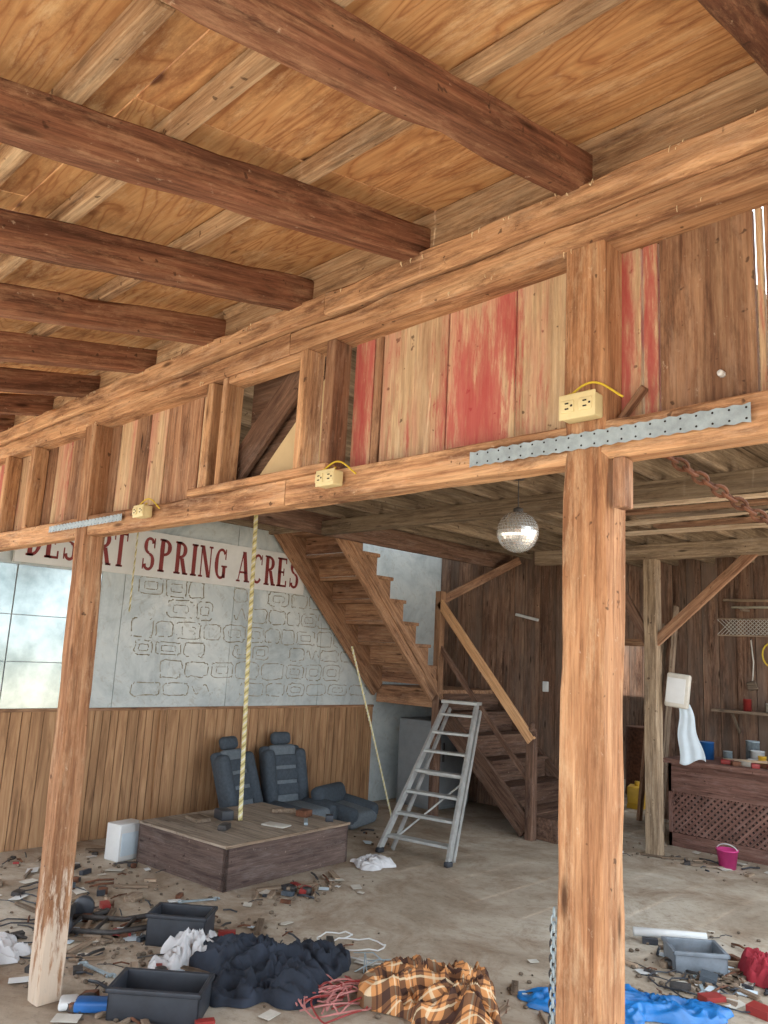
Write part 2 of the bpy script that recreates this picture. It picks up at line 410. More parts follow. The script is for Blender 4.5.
x=0.2
while x<XR-0.2: w=random.uniform(.15,.28); pb(x,x+w,random.choice(['plank','plank_tan'])); x+=w
x=-3.66
for w,mt in ((.16,'plank_tan'),(.14,'plank'),(.16,'plank_tan'),(.12,'plank'),(.17,'plank'),(.14,'plank_tan')): pb(x,x+w,mt); x+=w
x=-6.28
while x<-3.70: w=random.uniform(.14,.24); w=min(w,-3.66-x); pb(x,x+w,random.choice(['plank_tan','plank_tan','plank_tan','plank'])); x+=w
m.build('header_siding',0.002)
m=MB()
def stud(x,w=0.04,z0=2.205,z1=2.685,d=0.085,mt='header'): m.bb(x-w/2,x+w/2,YH-0.002,YH-0.002+d,z0,z1,mt)
stud(-2.73,.05);stud(-2.62,.035);stud(-2.12,.045);stud(-1.975,.045,mt='plank')
stud(-4.95,.05);stud(-4.55,.05);stud(0.4)
m.bb(-2.82,-1.95,YH-0.012,YH+0.06,2.206,2.235,'header')
m.bb(-2.6,-2.13,YH,YH+0.08,2.655,2.685,'header')
m.beam((-0.905,YH+0.06,2.215),(-0.84,YH+0.06,2.29),0.03,0.014,'plank')
m.build('header_studs',0.004)
m=MB()
y=YH+0.13
m.add([(-2.62,y,2.19),(-2.1,y,2.19),(-2.1,y,2.66)],[(0,1,2)],'cream')
m.add([(-2.62,y+0.012,2.19),(-2.62,y+0.012,2.7),(-2.1,y+0.012,2.7),(-2.1,y+0.012,2.19)],[(0,3,2,1)],'stair_dark')
m.beam((-2.80,YH+0.11,2.19),(-2.16,YH+0.11,2.74),0.02,0.13,'stair_dark')
m.build('header_opening_brace')
m=MB(); m.lathe((-.66,YH+.085,2.29),[(0,0),(.008,0),(.008,.006),(.005,.008),(.008,.011),(.007,.017),(0,.018)],'white',14,rot=RX(90)); m.build('ceramic_insulator')
def post(name,xb,xt,z1,w=0.115,y=YH,mat='post'):
    m=MB(); c=y+w/2-0.006
    m.rough((xb,c,0),(xt,c,z1),w,w,mat,up=(0,1,0),chip=.016,seg=.06,amp=.003); return m.build(name)
post('support_post',-0.985,-0.972,2.69)
post('support_post',-3.70,-3.82,2.69,mat='post_worn')
m=MB(); m.beam((-0.885,YH+0.03,1.98),(-0.885,YH+0.03,2.105),0.03,0.05,'plank',up=(0,1,0)); m.build('post_cleat',0.003)
m=MB(); m.bb(XL-0.1,XL-0.012,1.8,12.2,0,5.2,'panel'); m.build('wall_left')
m=MB()
y=1.8
while y<6.38:
    w=random.choice([0.07,0.1,0.13,0.1,0.09]); w=min(w,6.4-y)
    m.bb(XL-0.011,XL+0.004,y,y+w-0.006,0.0,1.02,'wains',r=random.random()); y+=w
m.bb(XL-0.011,XL+0.012,1.8,6.4,1.02,1.045,'stair')
m.bb(XL-0.0105,XL-0.004,1.8,6.4,0.0,1.02,'stair_dark')
m.bb(XL+.004,XL+0.03,3.72,3.78,0,1.02,'wains')
m.build('wainscot_paneling',0.002)
m=MB()
for y0,y1,mt in ((1.82,2.35,'mirror'),(2.36,3.05,'mirror'),(3.055,3.26,'panel'),(3.265,4.4,'panel'),(4.405,5.55,'panel'),(5.555,6.4,'panel')):
    if mt=='mirror':
        for z0,z1 in ((1.047,1.40),(1.405,1.76),(1.765,2.15)): m.bb(XL-0.012,XL+0.002,y0,y1,z0,z1,mt)
    else: m.bb(XL-0.012,XL+0.002,y0,y1,1.047,2.95,mt)
m.build('wall_panels',0.001)
m=MB()
def ribbon(pts,w,x,gap=0.22,closed=True):
    n=len(pts);vs=[];fs=[]
    for i in range(n):
        a=pts[i-1] if (closed or i>0) else pts[i];c=pts[(i+1)%n] if (closed or i<n-1) else pts[i]
        t=Vector((c[0]-a[0],c[1]-a[1])).normalized(); nn=Vector((-t.y,t.x))
        ww=w*random.uniform(.4,1.4)
        for s_ in (-1,1): vs.append((x,pts[i][0]+nn.x*ww*s_,pts[i][1]+nn.y*ww*s_))
    ph=random.uniform(0,50)
    for i in range(n if closed else n-1):
        if noise.noise(Vector((i*.3+ph,ph,0)))>gap: continue
        j=(i+1)%n; fs.append((2*i,2*i+1,2*j+1,2*j))
    m.add(vs,fs,'glue')
zc=1.12
while zc<2.12:
    rowh=random.uniform(.15,.20); yc=3.33+random.uniform(0,.1)
    while yc<6.25:
        cw=random.uniform(.18,.32)
        if random.random()<.9:
            cy_=yc+cw/2; hz=rowh*.5*random.uniform(.65,.88); hw=cw*.43; ph=random.uniform(0,99); pts=[]; kind=random.random()
            ex=random.uniform(.25,.5)
            if kind<.85:
                for k in range(60):
                    a=2*math.pi*k/60; c_,s_=math.cos(a),math.sin(a)
                    dx_=noise.noise(Vector((c_*3+ph,s_*3,0)))*.016; dz_=noise.noise(Vector((c_*3,s_*3+ph,5)))*.014
                    pts.append((cy_+hw*math.copysign(abs(c_)**ex,c_)+dx_,zc+rowh/2+hz*math.copysign(abs(s_)**ex,s_)+dz_))
                ribbon(pts,0.005,XL+0.006)
                if kind<.35: ribbon([(cy_+(p_[0]-cy_)*.55,zc+rowh/2+(p_[1]-zc-rowh/2)*.45) for p_ in pts],.004,XL+.006)
            else:
                for k in range(44):
                    t=k/43; pts.append((cy_-hw+2*hw*t+noise.noise(Vector((t*3+ph,0,0)))*.015,zc+rowh/2+hz*math.sin(t*math.pi*3.0+ph)*.8))
                ribbon(pts,0.005,XL+0.006,.25,False)
        yc+=cw
    zc+=rowh
m.build('adhesive_traces')
m=MB(); SZ=2.17;SH=0.4
m.bb(XL+0.02,XL+0.035,2.3,5.24,SZ,SZ+SH,'signw')
LX=XL+0.038
def q(pts,y0,sx,sy): 
    m.add([(LX,y0+p[0]*sx,SZ+0.055+p[1]*sy) for p in pts],[tuple(range(len(pts)))],'signr')
def glyph(ch,y0,sx,sy):
    R=lambda x0,x1,a,b_: q([(x0,a),(x1,a),(x1,b_),(x0,b_)],y0,sx,sy)
    def arc(cx,cy,rx,ry,a0,a1,wm=.24,wn=.08):
        n=16
        for i in range(n):
            P=[]
            for t in (i/n,(i+1)/n):
                a=math.radians(a0+(a1-a0)*t); w=wn+(wm-wn)*abs(math.cos(a))
                P.append(((cx+(rx)*math.cos(a),cy+(ry)*math.sin(a)),(cx+(rx-w)*math.cos(a),cy+(ry-min(w,.09))*math.sin(a))))
            q([P[0][0],P[1][0],P[1][1],P[0][1]],y0,sx,sy)
    def stem(x,w=.24,s=.07):
        R(x,x+w,0,1); R(x-s,x+w+s,0,.06); R(x-s,x+w+s,.94,1)
    D=lambda x0,y0_,x1,y1_,w: q([(x0,y0_),(x0+w,y0_),(x1+w,y1_),(x1,y1_)],y0,sx,sy)
    if ch=='D': stem(.1); arc(.3,.5,.52,.5,-90,90)
    if ch=='E': stem(.1); R(.1,.74,.93,1);R(.1,.74,0,.07);R(.1,.55,.47,.54);R(.66,.74,.8,1);R(.68,.77,0,.22);R(.5,.57,.38,.64)
    if ch=='S': arc(.42,.74,.32,.26,20,270,.21,.08); arc(.42,.26,.34,.27,90,-160,.21,.08); R(.66,.73,.68,.98); R(.08,.15,.03,.34)
    if ch in 'RP': stem(.1); arc(.3,.74,.46,.26,-90,90); 
    if ch=='R': D(.58,0,.34,.5,.24); R(.56,.88,0,.06)
    if ch=='T': stem(.3); R(.02,.82,.93,1);R(.02,.09,.76,1);R(.75,.82,.76,1)
    if ch=='I': stem(.16)
    if ch=='N': R(.1,.17,0,1);R(.68,.75,0,1);R(0,.26,0,.06);R(.58,.84,.94,1);R(0,.2,.94,1);D(.54,0,.06,1,.22)
    if ch in 'GC': arc(.47,.5,.42,.5,45,315); R(.72,.79,.64,.98)
    if ch=='G': R(.58,.79,.05,.42);R(.5,.88,.39,.45)
    if ch=='A': D(.04,0,.34,1,.07); D(.56,0,.3,1,.25); R(.18,.68,.28,.35);R(-.04,.22,0,.06);R(.5,.88,0,.06)
for word,y0,y1 in (('DESERT',2.38,3.25),('SPRING',3.37,4.28),('ACRES',4.39,5.19)):
    wd={'I':.6}; tot=sum(wd.get(c,.95) for c in word); s_=(y1-y0)/tot; y=y0
    for c in word: glyph(c,y,s_,0.295); y+=wd.get(c,.95)*s_
m.build('painted_sign')
m=MB()
def boards_x(x0,x1,y,z0,z1,mat='barn',lo=.12,hi=.24,t=0.022):
    x=x0
    while x<x1-1e-3:
        w=min(random.uniform(lo,hi),x1-x); m.bb(x,x+w-0.006,y+random.uniform(0,.012),y+t,z0,z1,mat,axis=2); x+=w
boards_x(XL,-4.5,7.5,0,5.0)
m.bb(XL,-4.5,7.524,7.56,0,5.0,'dark')
m.build('wall_stair',0.002)
m=MB()
boards_x(XL,-4.95,YB,0,2.95); boards_x(-4.95,-4.12,YB,1.85,2.95); boards_x(-4.12,XM,YB,0,2.95)
m.bb(XL,-4.95,YB+.024,YB+.05,0,2.95,'dark');m.bb(-4.12,XM,YB+.024,YB+.05,0,2.95,'dark');m.bb(-4.95,-4.12,YB+.024,YB+.05,1.85,2.95,'dark')
m.build('wall_back',0.002)
m=MB(); boards_x(XL,XR,11.0,0,2.98); m.bb(XL,XR,11.024,11.05,0,2.98,'dark'); m.build('wall_back_room',0.002)
m=MB()
m.bb(-4.14,-4.06,YB-.02,YB+.06,0,1.9,'stair');m.bb(-5.0,-4.92,YB-.02,YB+.06,0,1.9,'stair');m.bb(-5.0,-4.06,YB-.02,YB+.06,1.85,1.93,'stair')
m.build('door_1',0.004)
m=MB()
x=XL
while x<XM:
    w=min(.2,XM-x)
    if x+w<-5.3: m.bb(x,x+w-.004,1.8,4.75,ZC,ZC+.02,'joist',axis=1); m.bb(x,x+w-.004,7.5,10.1,ZC,ZC+.02,'joist',axis=1)
    else: m.bb(x,x+w-.004,1.8,10.1,ZC,ZC+.02,'joist',axis=1)  # stretch past the back wall is added unseen, to darken the doorway
    x+=w
m.build('ceiling_upper_deck')
m=MB(); m.bb(XL,XM,1.84,1.86,3.0,5.2,'barn'); m.build('wall_upper_front')
m=MB(); m.bb(XL-.1,-4.2,1.84,7.6,5.2,5.25,'barn'); m.build('stair_light_blocker')  # unseen cover added above the stairwell to cut light on the stair wall
m=MB(); x=XL+0.1
while x<XM:
    y1=8.58
    if x<-5.3: y1=4.75
    m.beam((x,1.82,2.86),(x,y1,2.86),0.045,0.2,'joist'); x+=0.41
m.beam((XL,4.78,2.85),(-5.3,4.78,2.85),.045,.22,'joist')
m.beam((-5.28,1.82,2.75),(-5.28,7.5,2.75),.05,.22,'stair_dark')
m.beam((-5.3,4.6,2.70),(XM,4.6,2.70),.09,.12,'joist')
m.build('ceiling_joists',0.004)
m=MB(); m.rough((-3.25,6.91,0),(-3.25,6.91,2.6),.12,.12,'joist',up=(0,1,0)); m.build('support_post')
m=MB(); longboard(m,6.85,6.97,2.6,2.74,'joist',x0=-4.5,x1=XM); m.build('timber_beam',0.006)
m=MB(); m.beam((-3.22,6.90,1.84),(-2.3,6.90,2.66),.045,.09,'plank'); m.build('knee_brace',0.004)
m=MB(); m.beam((-3.28,6.90,1.84),(-3.75,6.90,2.66),.045,.09,'stair_dark'); m.build('knee_brace',0.004)
# ---------------------------------------------------------------- stairs
m=MB()
XN=-5.4
def stringer_saw(x,t,y0,z0,y1,z1,n,depth,mat):
    dy=(y1-y0)/n;dz=(z1-z0)/n
    L=math.hypot(y1-y0,z1-z0); ny=-(z1-z0)/L;nz_=(y1-y0)/L
    if nz_>0: ny,nz_=-ny,-nz_
    for i in range(n):
        a=(y0+dy*i,z0+dz*i); b_=(y0+dy*i,z0+dz*(i+1)); c=(y0+dy*(i+1),z0+dz*(i+1))
        d=(a[0]+ny*depth,a[1]+nz_*depth); e=(c[0]+ny*depth,c[1]+nz_*depth)
        P=[a,b_,c,e,d]; vs=[(x-t/2,p[0],p[1]) for p in P]+[(x+t/2,p[0],p[1]) for p in P]
        fs=[(0,1,2,3,4),(9,8,7,6,5)]+[(k,(k+5),((k+1)%5)+5,(k+1)%5) for k in range(5)]
        g=[((p[1]*1.0-p[0]*1.0),(p[0]+p[1]),q_) for q_ in (0,1) for p in P]
        m.add(vs,fs,mat,g,0.6)
y0,z0,y1,z1,n=6.45,1.27,4.80,2.97,8
stringer_saw(XN,0.04,y0,z0,y1,z1,n,0.17,'stair')
stringer_saw(-6.24,0.04,y0,z0,y1,z1,n,0.17,'stair')
dy=(y1-y0)/n;dz=(z1-z0)/n
for i in range(n):
    m.bb(-6.27,XN+0.03,y0+dy*(i+1)-0.0,y0+dy*i+0.03,z0+dz*(i+1),z0+dz*(i+1)+0.035,'stair',axis=0)
    m.bb(-6.22,XN-0.02,y0+dy*i-0.02,y0+dy*i,z0+dz*i+0.036,z0+dz*(i+1),'stair' if i%2 else 'plank',axis=0)
m.beam((XN+0.03,6.55,1.12),(XN+0.03,4.75,2.97),0.02,0.09,'stair')
m.bb(-6.28,-5.36,6.43,7.49,1.23,1.27,'stair',axis=0)
m.bb(-6.28,-5.36,6.42,6.46,1.08,1.23,'stair');m.bb(-5.40,-5.36,6.42,7.49,1.08,1.23,'stair_dark')
m.bb(-5.44,-5.36,6.40,6.48,0,1.25,'stair_dark')
m.bb(-5.43,-5.35,6.38,6.46,1.25,2.3,'stair')
nx=6; xa,xb=-5.36,-4.28; dzz=1.27/nx; dx=(xb-xa)/(nx-1)
for i in range(1,nx):
    z=1.27-dzz*i; x0=xa+dx*(i-1)
    m.bb(x0,x0+dx+0.03,6.46,7.45,z-0.035,z,'stair_dark',axis=1)
    m.bb(x0+dx-0.02,x0+dx,6.48,7.44,max(0,z-dzz),z-0.035,'stair_dark',axis=1)
m.bb(xa-0.0,xa+.02,6.48,7.44,1.27-dzz,1.23,'stair_dark',axis=1)
for y in (6.44,7.47):
    m.beam((xa-.02,y,1.08),(xb+.02,y,-.02+.1),0.04,0.2,'stair_dark')
m.bb(-4.28,-3.98,6.5,7.3,0,0.2,'stair_dark',axis=1)
m.bb(-4.26,-4.18,6.39,6.47,0,0.95,'stair_dark'); m.lathe((-4.22,6.43,0.95),[(0.0,0),(.045,0),(.045,.03),(.025,.05),(.03,.08),(0,.1)],'stair_dark',12)
m.beam((-5.38,6.40,2.18),(-4.20,6.40,0.88),0.04,0.09,'handrail')
m.beam((-5.38,6.42,1.72),(-4.22,6.42,0.5),0.03,0.05,'stair_dark')
m.beam((-5.39,6.42,2.2),(-5.1,7.45,2.75),0.04,0.09,'plank')
m.build('staircase',0.003)
# ---------------------------------------------------------------- header hardware
m=MB()
def strap(x0,x1,z,h=0.046,y=YH-0.012):
    n=int((x1-x0)/0.018);vs=[];fs=[]
    top=[];bot=[]
    for i in range(n+1):
        x=x0+(x1-x0)*i/n; w=h/2-(0.004 if i%2 else 0); top.append((x,y,z+w)); bot.append((x,y,z-w))
    vs=top+bot; fs=[(i,i+n+1,i+n+2,i+1) for i in range(n)]
    m.add(vs,fs,'galv')
    for i in range(n):
        if i%2==0: continue
        for s_ in (-1,1):
            x=x0+(x1-x0)*(i+.5)/n; zz=z+s_*h*0.27; rr=0.0028
            m.add([(x+rr*math.cos(a*math.pi/4),y-0.0012,zz+rr*math.sin(a*math.pi/4)) for a in range(8)],[tuple(range(8))],'dark')
strap(-1.33,-0.567,2.155)
m.build('metal_strap')
m=MB(); strap(-4.16,-3.36,2.165,0.036); m.build('metal_strap')
def outlet(x,z,w=0.102,h=0.066,y=YH-0.008,loop=1):
    m=MB(); d=0.042
    m.rbox((x,y-d/2,z),(w*0.94,d,h*0.94),'outlet',bev=0.006)
    m.rbox((x,y-d-0.003,z),(w,0.006,h),'outlet',bev=0.003)
    for sx in (-.025,.025):
        m.rbox((x+sx,y-d-0.007,z),(.037,.006,.032),'outlet',bev=0.003)
        for t in (-.007,.007): m.box((x+sx,y-d-.0105,z+t),(.010,.002,.0035),'dark')
        m.box((x+sx+.013,y-d-.0105,z),(.005,.002,.005),'dark')
    pts=[]
    for i in range(17):
        t=i/16; pts.append((x+0.0+0.13*t*loop-0.03,y-0.03+0.03*t,z+h/2+0.03*math.sin(t*math.pi*1.2)))
    m.tube(pts,0.003,'ycable',8)
    pts=[(x-.05+.008*i,y-.02,z+h/2+.010*math.sin(i*.9)) for i in range(10)]
    m.tube(pts,0.003,'ycable',8)
    m.build('electrical_outlet')
outlet(-0.965,2.235); outlet(-1.9,2.165,0.09,0.055); outlet(-3.13,2.165,0.09,0.055)
m=MB(); m.chain((-1.050,YH-.004,0.02),(-1.044,YH-.004,1.04),0.022,0.006,0.0024,'galv'); m.chain((-1.060,YH+.006,0.02),(-1.054,YH+.006,1.0),0.022,0.006,0.0024,'steel'); m.build('hanging_chain')
m=MB(); m.chain((-0.86,1.86,2.16),(-.42,2.5,1.80),0.042,0.013,0.005,'rust',sag=.02); m.build('rusty_chain')
e=empty('mirror_ball'); e.location=(-2.63,3.82,2.36)
m=MB(); r=0.125; nl=20; c0=Vector((0,0,0))
for i in range(nl):
    t0=math.pi*i/nl;t1=math.pi*(i+1)/nl; tm=(t0+t1)/2; k=max(4,int(2*math.pi*math.sin(tm)/(math.pi/nl)))
    for j in range(k):
        p0=2*math.pi*(j+.05)/k;p1=2*math.pi*(j+.95)/k; a0=t0+(t1-t0)*.05;a1=t0+(t1-t0)*.95
        P=[c0+r*Vector((math.sin(a)*math.cos(p),math.sin(a)*math.sin(p),math.cos(a))) for a,p in ((a0,p0),(a1,p0),(a1,p1),(a0,p1))]
        m.add(P,[(0,1,2,3)],'tile')
m.lathe((0,0,0),[(0.121*math.sin(math.pi*i/16),-0.121*math.cos(math.pi*i/16)) for i in range(17)],'white',32)
m.lathe((0,0,.12),[(0,.0),(.03,0),(.03,.02),(.01,.03),(0,.03)],'steel',16)
m.tube([(0,0,.14),(0,0,.34)],.003,'steel',6)
m.lathe((0,0,.32),[(0,0),(.035,0),(.035,.07),(0,.07)],'steel',16)
o=m.build('mirror_ball_body',parent=e)
def rope(name,pts,r,mats,turn=0.09):
    m=MB(); P=[Vector(p) for p in pts]
    L=sum((P[i+1]-P[i]).length for i in range(len(P)-1)); N=max(12,int(L/0.008)); 
    for s_,mt in enumerate(mats):
        out=[]
        for i in range(N+1):
            t=i/N*(len(P)-1); k=min(int(t),len(P)-2); c=P[k].lerp(P[k+1],t-k)
            d=(P[k+1]-P[k]).normalized(); u=d.orthogonal().normalized(); v=d.cross(u)
            a=2*math.pi*(i/N*L/turn+s_/len(mats)); out.append(c+(u*math.cos(a)+v*math.sin(a))*r*.55)
        m.tube(out,r*.6,mt,6)
    return m.build(name)
rope('hanging_rope',[(-5.13,3.82,0.295),(-5.17,3.80,1.5),(-5.21,3.79,2.75)],0.016,['rope_y','rope_w','rope_y','rope_g'],0.07)
rope('hanging_rope',[(-6.2,3.28,1.85),(-6.2,3.28,2.75)],0.007,['rope_w','rope_g','rope_y'],0.08)
rope('hanging_rope',[(-5.5,5.93,0.02),(-5.43,5.55,0.8),(-5.36,5.12,1.66)],0.010,['rope_w','rope_y'],0.06)
# ---------------------------------------------------------------- platform
e=empty('wooden_platform'); e.location=(-4.53,3.28,0); e.rotation_euler=(0,0,math.radians(5))
m=MB()
m.bb(-1.0,0,0,0.03,0,0.27,'platform',axis=0);m.bb(-1.0,0,1.2,1.23,0,.27,'platform');m.bb(-.03,0,0.0,1.23,0,.27,'platform');m.bb(-1.0,-.97,0,1.23,0,.27,'platform')
for i in range(2): m.bb(-1.01,0.005,-.005+i*.62,.61+i*.62,.27,.288,'ptop',r=.5+.2*i)
m.bb(.0,.012,-.01,1.24,.272,.292,'scrap')
m.build('platform_body',0.003,parent=e)
# ---------------------------------------------------------------- car seats
def car_seat(name,loc,rz,w=0.44,cush=True,tilt=-14,h=0.55):
    e=empty(name); e.location=loc; e.rotation_euler=(0,0,math.radians(rz))
    m=MB()
    Rb=RY(tilt)
    def at(p): return Vector((0,0,.16))+Rb@Vector(p)
    m.rbox(at((0,0,h/2)),(0.11,w*0.62,h),'seat2',Rb,.04)
    for s_ in (-1,1): m.rbox(at((0.025,s_*w*.38,h*.46)),(.15,w*.25,h*.92),'seat',Rb,.05)
    m.rbox(at((-0.03,0,h/2)),(.09,w*.96,h*.98),'seat',Rb,.04)
    for k in range(3): m.rbox(at((.056,0,h*(.25+.24*k))),(.02,w*.56,.1),'seat',Rb,.02)
    for s_ in (-.05,.05): m.tube([at((0,s_,h-.03)),at((0,s_,h+.05))],.006,'steel')
    m.rbox(at((0,0,h+.06)),(.09,.22,.12),'seat',Rb,.045)
    if cush:
        m.rbox((.27,0,.14),(.48,w*.66,.13),'seat2',None,.05)
        for s_ in (-1,1): m.rbox((.27,s_*w*.38,.15),(.5,w*.24,.16),'seat',None,.06)
    for s_ in (-1,1): m.bb(-.05,.5,s_*w*.32-.015,s_*w*.32+.015,0,.06,'steel')
    m.build('seat_body',parent=e)
car_seat('car_seat',(-5.92,4.42,0),18,tilt=-20,w=.48); car_seat('car_seat',(-5.98,4.96,0),-2,w=.48)
e=empty('car_seat_cushion'); e.location=(-5.62,5.42,0); e.rotation_euler=(0,0,.3)
m=MB(); m.rbox((0,0,.1),(.45,.5,.14),'seat2',RY(8),.05); 
for s_ in (-1,1): m.rbox((0,s_*.2,.14),(.46,.14,.16),'seat',RY(8),.06)
m.rbox((-.2,0,.24),(.14,.5,.2),'seat',RY(-20),.06); m.build('cushion_body',parent=e)
# ---------------------------------------------------------------- ladder
m=MB()
B0=Vector((-4.69,4.93,0.0));B1=Vector((-4.06,5.05,0.0)); T0=Vector((-5.02,6.13,1.17));T1=Vector((-4.70,6.2,1.17))
up=Vector((0,-.7,.7))
m.beam(B0+Vector((0,0,.03)),T0,.028,.055,'alu',up=up);m.beam(B1+Vector((0,0,.03)),T1,.028,.055,'alu',up=up)
for i in range(7):
    t=.1+.135*i; m.beam(B0.lerp(T0,t),B1.lerp(T1,t),.09,.022,'alu',up=(0,0,1))
m.beam(T0+Vector((-.03,0,.01)),T1+Vector((.03,0,.01)),.12,.03,'alu')
off=Vector((0,.06,-.06))
C0=B0+Vector((.05,.10,.02));C1=B1+Vector((-.03,.10,.02))
m.beam(C0,T0+off,.022,.035,'alu',up=up);m.beam(C1,T1+off,.022,.035,'alu',up=up)
for t in (.08,.5): m.beam(C0.lerp(T0+off,t),C1.lerp(T1+off,t),.02,.025,'alu')
m.beam(C0.lerp(T0+off,.08),C1.lerp(T1+off,.5),.010,.015,'alu')
for p in (B0,B1): m.rbox(p+Vector((0,0,.02)),(.045,.07,.04),'black',None,.01)
m.build('step_ladder',0.002)
m=MB(); m.rbox((-5.85,6.95,.46),(.55,.6,.92),'appl',None,.02); m.rbox((-5.57,6.95,.46),(.03,.56,.84),'appl',None,.01); m.rbox((-5.545,6.75,.6),(.02,.02,.2),'steel',None,.005)
m.rbox((-5.85,6.645,.46),(.5,.012,.8),'appl',None,.005)
m.build('storage_cabinet')
# ---------------------------------------------------------------- counter & right side
e=empty('bar_counter')
m=MB()
cx0,cx1,cy=-3.35,-1.2,7.42
m.bb(cx0,cx1,cy+.04,cy+.06,0,.74,'dark'); m.bb(cx0,cx0+.03,cy,cy+.65,0,.74,'counter')
m.bb(cx0-.03,cx1,cy-.05,cy+.68,.74,.78,'counter')
m.bb(cx0,cx1,cy,cy+.03,0,.12,'counter');m.bb(cx0,cx1,cy,cy+.03,.48,.74,'counter')
m.bb(cx1-.03,cx1,cy,cy+.65,0,.74,'counter')
W=cx1-cx0;H=.36;step=.06
for s_ in (1,-1):
    k=-H
    while k<W+H:
        x0_,z0_=k,0.0;x1_,z1_=k+H,H
        if x0_<0: z0_=-x0_;x0_=0
        if x1_>W: z1_=H-(x1_-W);x1_=W
        if x1_-x0_>.02:
            if s_==1: A_=(cx0+x0_,cy+.018,.12+z0_);B_=(cx0+x1_,cy+.018,.12+z1_)
            else: A_=(cx0+x0_,cy+.026,.48-z0_);B_=(cx0+x1_,cy+.026,.48-z1_)
            m.beam(A_,B_,.008,.024,'counter')
        k+=step
m.build('counter_body',parent=e)
m=MB(); m.bb(-3.3,-1.1,8.35,8.58,1.2,1.225,'scrap'); 
for x in (-3.1,-2.2,-1.3): m.beam((x,8.57,1.0),(x,8.38,1.2),.02,.03,'scrap')
m.build('wall_shelf')
def can(name,x,y,z,r,h,mat,lid='galv'):
    m=MB(); m.lathe((x,y,z),[(0,0),(r,0),(r,h*.95),(r*1.03,h*.95),(r*1.03,h),(r*.9,h),(r*.88,h*.97),(0,h*.97)],mat,20); 
    m.lathe((x,y,z+h*.975),[(0,0),(r*.87,0)],lid,20); m.build(name)
can('paint_can',-3.12,7.75,.78,.07,.16,'blue'); can('paint_can',-2.65,7.75,.78,.06,.13,'white'); can('paint_can',-2.50,7.8,.78,.055,.18,'redpaint'); can('paint_can',-2.2,7.7,.78,.05,.12,'black')
can('glass_jar',-2.9,7.7,.78,.04,.1,'galv'); can('paint_can',-2.75,8.47,1.226,.05,.09,'paper'); can('paint_can',-2.45,8.47,1.226,.05,.07,'rust')
can('paint_can',-2.75,7.92,.78,.06,.2,'galv');can('glass_jar',-2.38,7.92,.78,.045,.15,'white');can('glass_jar',-2.56,7.6,.78,.035,.1,'yellow');can('paint_can',-2.98,8.47,1.226,.04,.12,'redpaint');can('glass_jar',-2.62,8.47,1.226,.03,.14,'white')
m=MB()
for i in range(22):
    m.rbox((random.uniform(-3.0,-1.4),random.uniform(7.45,7.58),.80),(random.uniform(.05,.15),random.uniform(.04,.08),.04),random.choice(['paper','steel','redpaint','white','rust','scrap']),RZ(random.uniform(0,180)),.006)
m.build('counter_clutter')
m=MB()
for i in range(7):
    x=-2.2+i*.12; m.rbox((x,8.47,1.25),(random.uniform(.05,.1),random.uniform(.04,.1),.05),random.choice(['paper','steel','rust','scrap']),RZ(random.uniform(0,40)),.006)
m.build('shelf_clutter')
m=MB(); m.beam((-2.9,7.62,.81),(-2.2,7.5,.86),.05,.02,'pallid'); m.beam((-2.7,7.66,.83),(-1.9,7.62,.83),.04,.02,'white'); m.build('loose_slats')
m=MB()
for i in range(6):
    x=-2.95+i*.3; h=random.uniform(.2,.5); z=1.95; mt=random.choice(['steel','rust','scrap','paper'])
    m.tube([(x,8.56,z),(x,8.53,z)],.006,'steel',6)
    m.tube([(x,8.54,z),(x+.02,8.54,z-h*.5),(x,8.54,z-h)],random.uniform(.006,.014),mt,7)
    m.rbox((x,8.54,z-h),(random.uniform(.06,.14),.03,random.uniform(.04,.12)),random.choice(['steel','rust','scrap','galv']),RY(random.uniform(-20,20)),.008)
m.build('hanging_hand_tools')
m=MB()
for i in range(6):
    y=5.1+i*.22; m.beam((-2.9+random.uniform(-.3,.3),y,2.735),(-.95,y+random.uniform(-.3,.3),2.735),random.uniform(.05,.14),.02,random.choice(['pallid','scrap','joist','plank']))
m.build('stored_lumber')
m=MB()
for i in range(3):
    x=-4.05+i*.13; m.beam((x,8.25-i*.03,0.0),(x+.05,8.55,1.9+.2*i),.03,.08,random.choice(['barn','scrap','plank']),up=(0,1,0))
m.build('leaning_lumber')
def drape(name,x,y,z0,z1,w,mat,rz=0,amp=.006):
    m=MB();nu,nv=24,26;vs=[];fs=[];g=[];R=RZ(rz)
    for j in range(nv+1):
        for i in range(nu+1):
            u=i/nu-.5;v=j/nv
            p=Vector((u*w*(.45+.55*v)+.06*v+.01*math.sin(v*9),amp*math.sin(u*14+v*3)*(.4+.6*v),0))
            p=R@p; vs.append((x+p.x,y+p.y,z1+(z0-z1)*v+.03*math.sin(u*5)*v)); g.append((u,v,0))
    for j in range(nv):
        for i in range(nu):
            a=j*(nu+1)+i; fs.append((a,a+1,a+nu+2,a+nu+1))
    m.add(vs,fs,mat,g,smooth=True); o=m.build(name); o.modifiers.new('s','SOLIDIFY').thickness=.004
drape('hanging_plastic_sheet',-3.05,7.1,.80,1.3,.22,'bcloth',20); 
m=MB(); m.rbox((-3.06,7.0,1.42),(.2,.1,.3),'paper',RZ(15)@RY(6),.02); m.rbox((-3.06,6.95,1.42),(.16,.01,.22),'white',RZ(15)@RY(6),.004); m.build('paper_towel_dispenser')
m=MB()
m.tube([(-3.2,8.5,2.36),(-1.5,8.48,2.32)],.015,'pallid');m.tube([(-3.1,8.45,2.28),(-1.3,8.43,2.27)],.012,'rope_w'); m.tube([(-2.6,8.45,2.42),(-1.0,8.43,2.4)],.012,'galv')
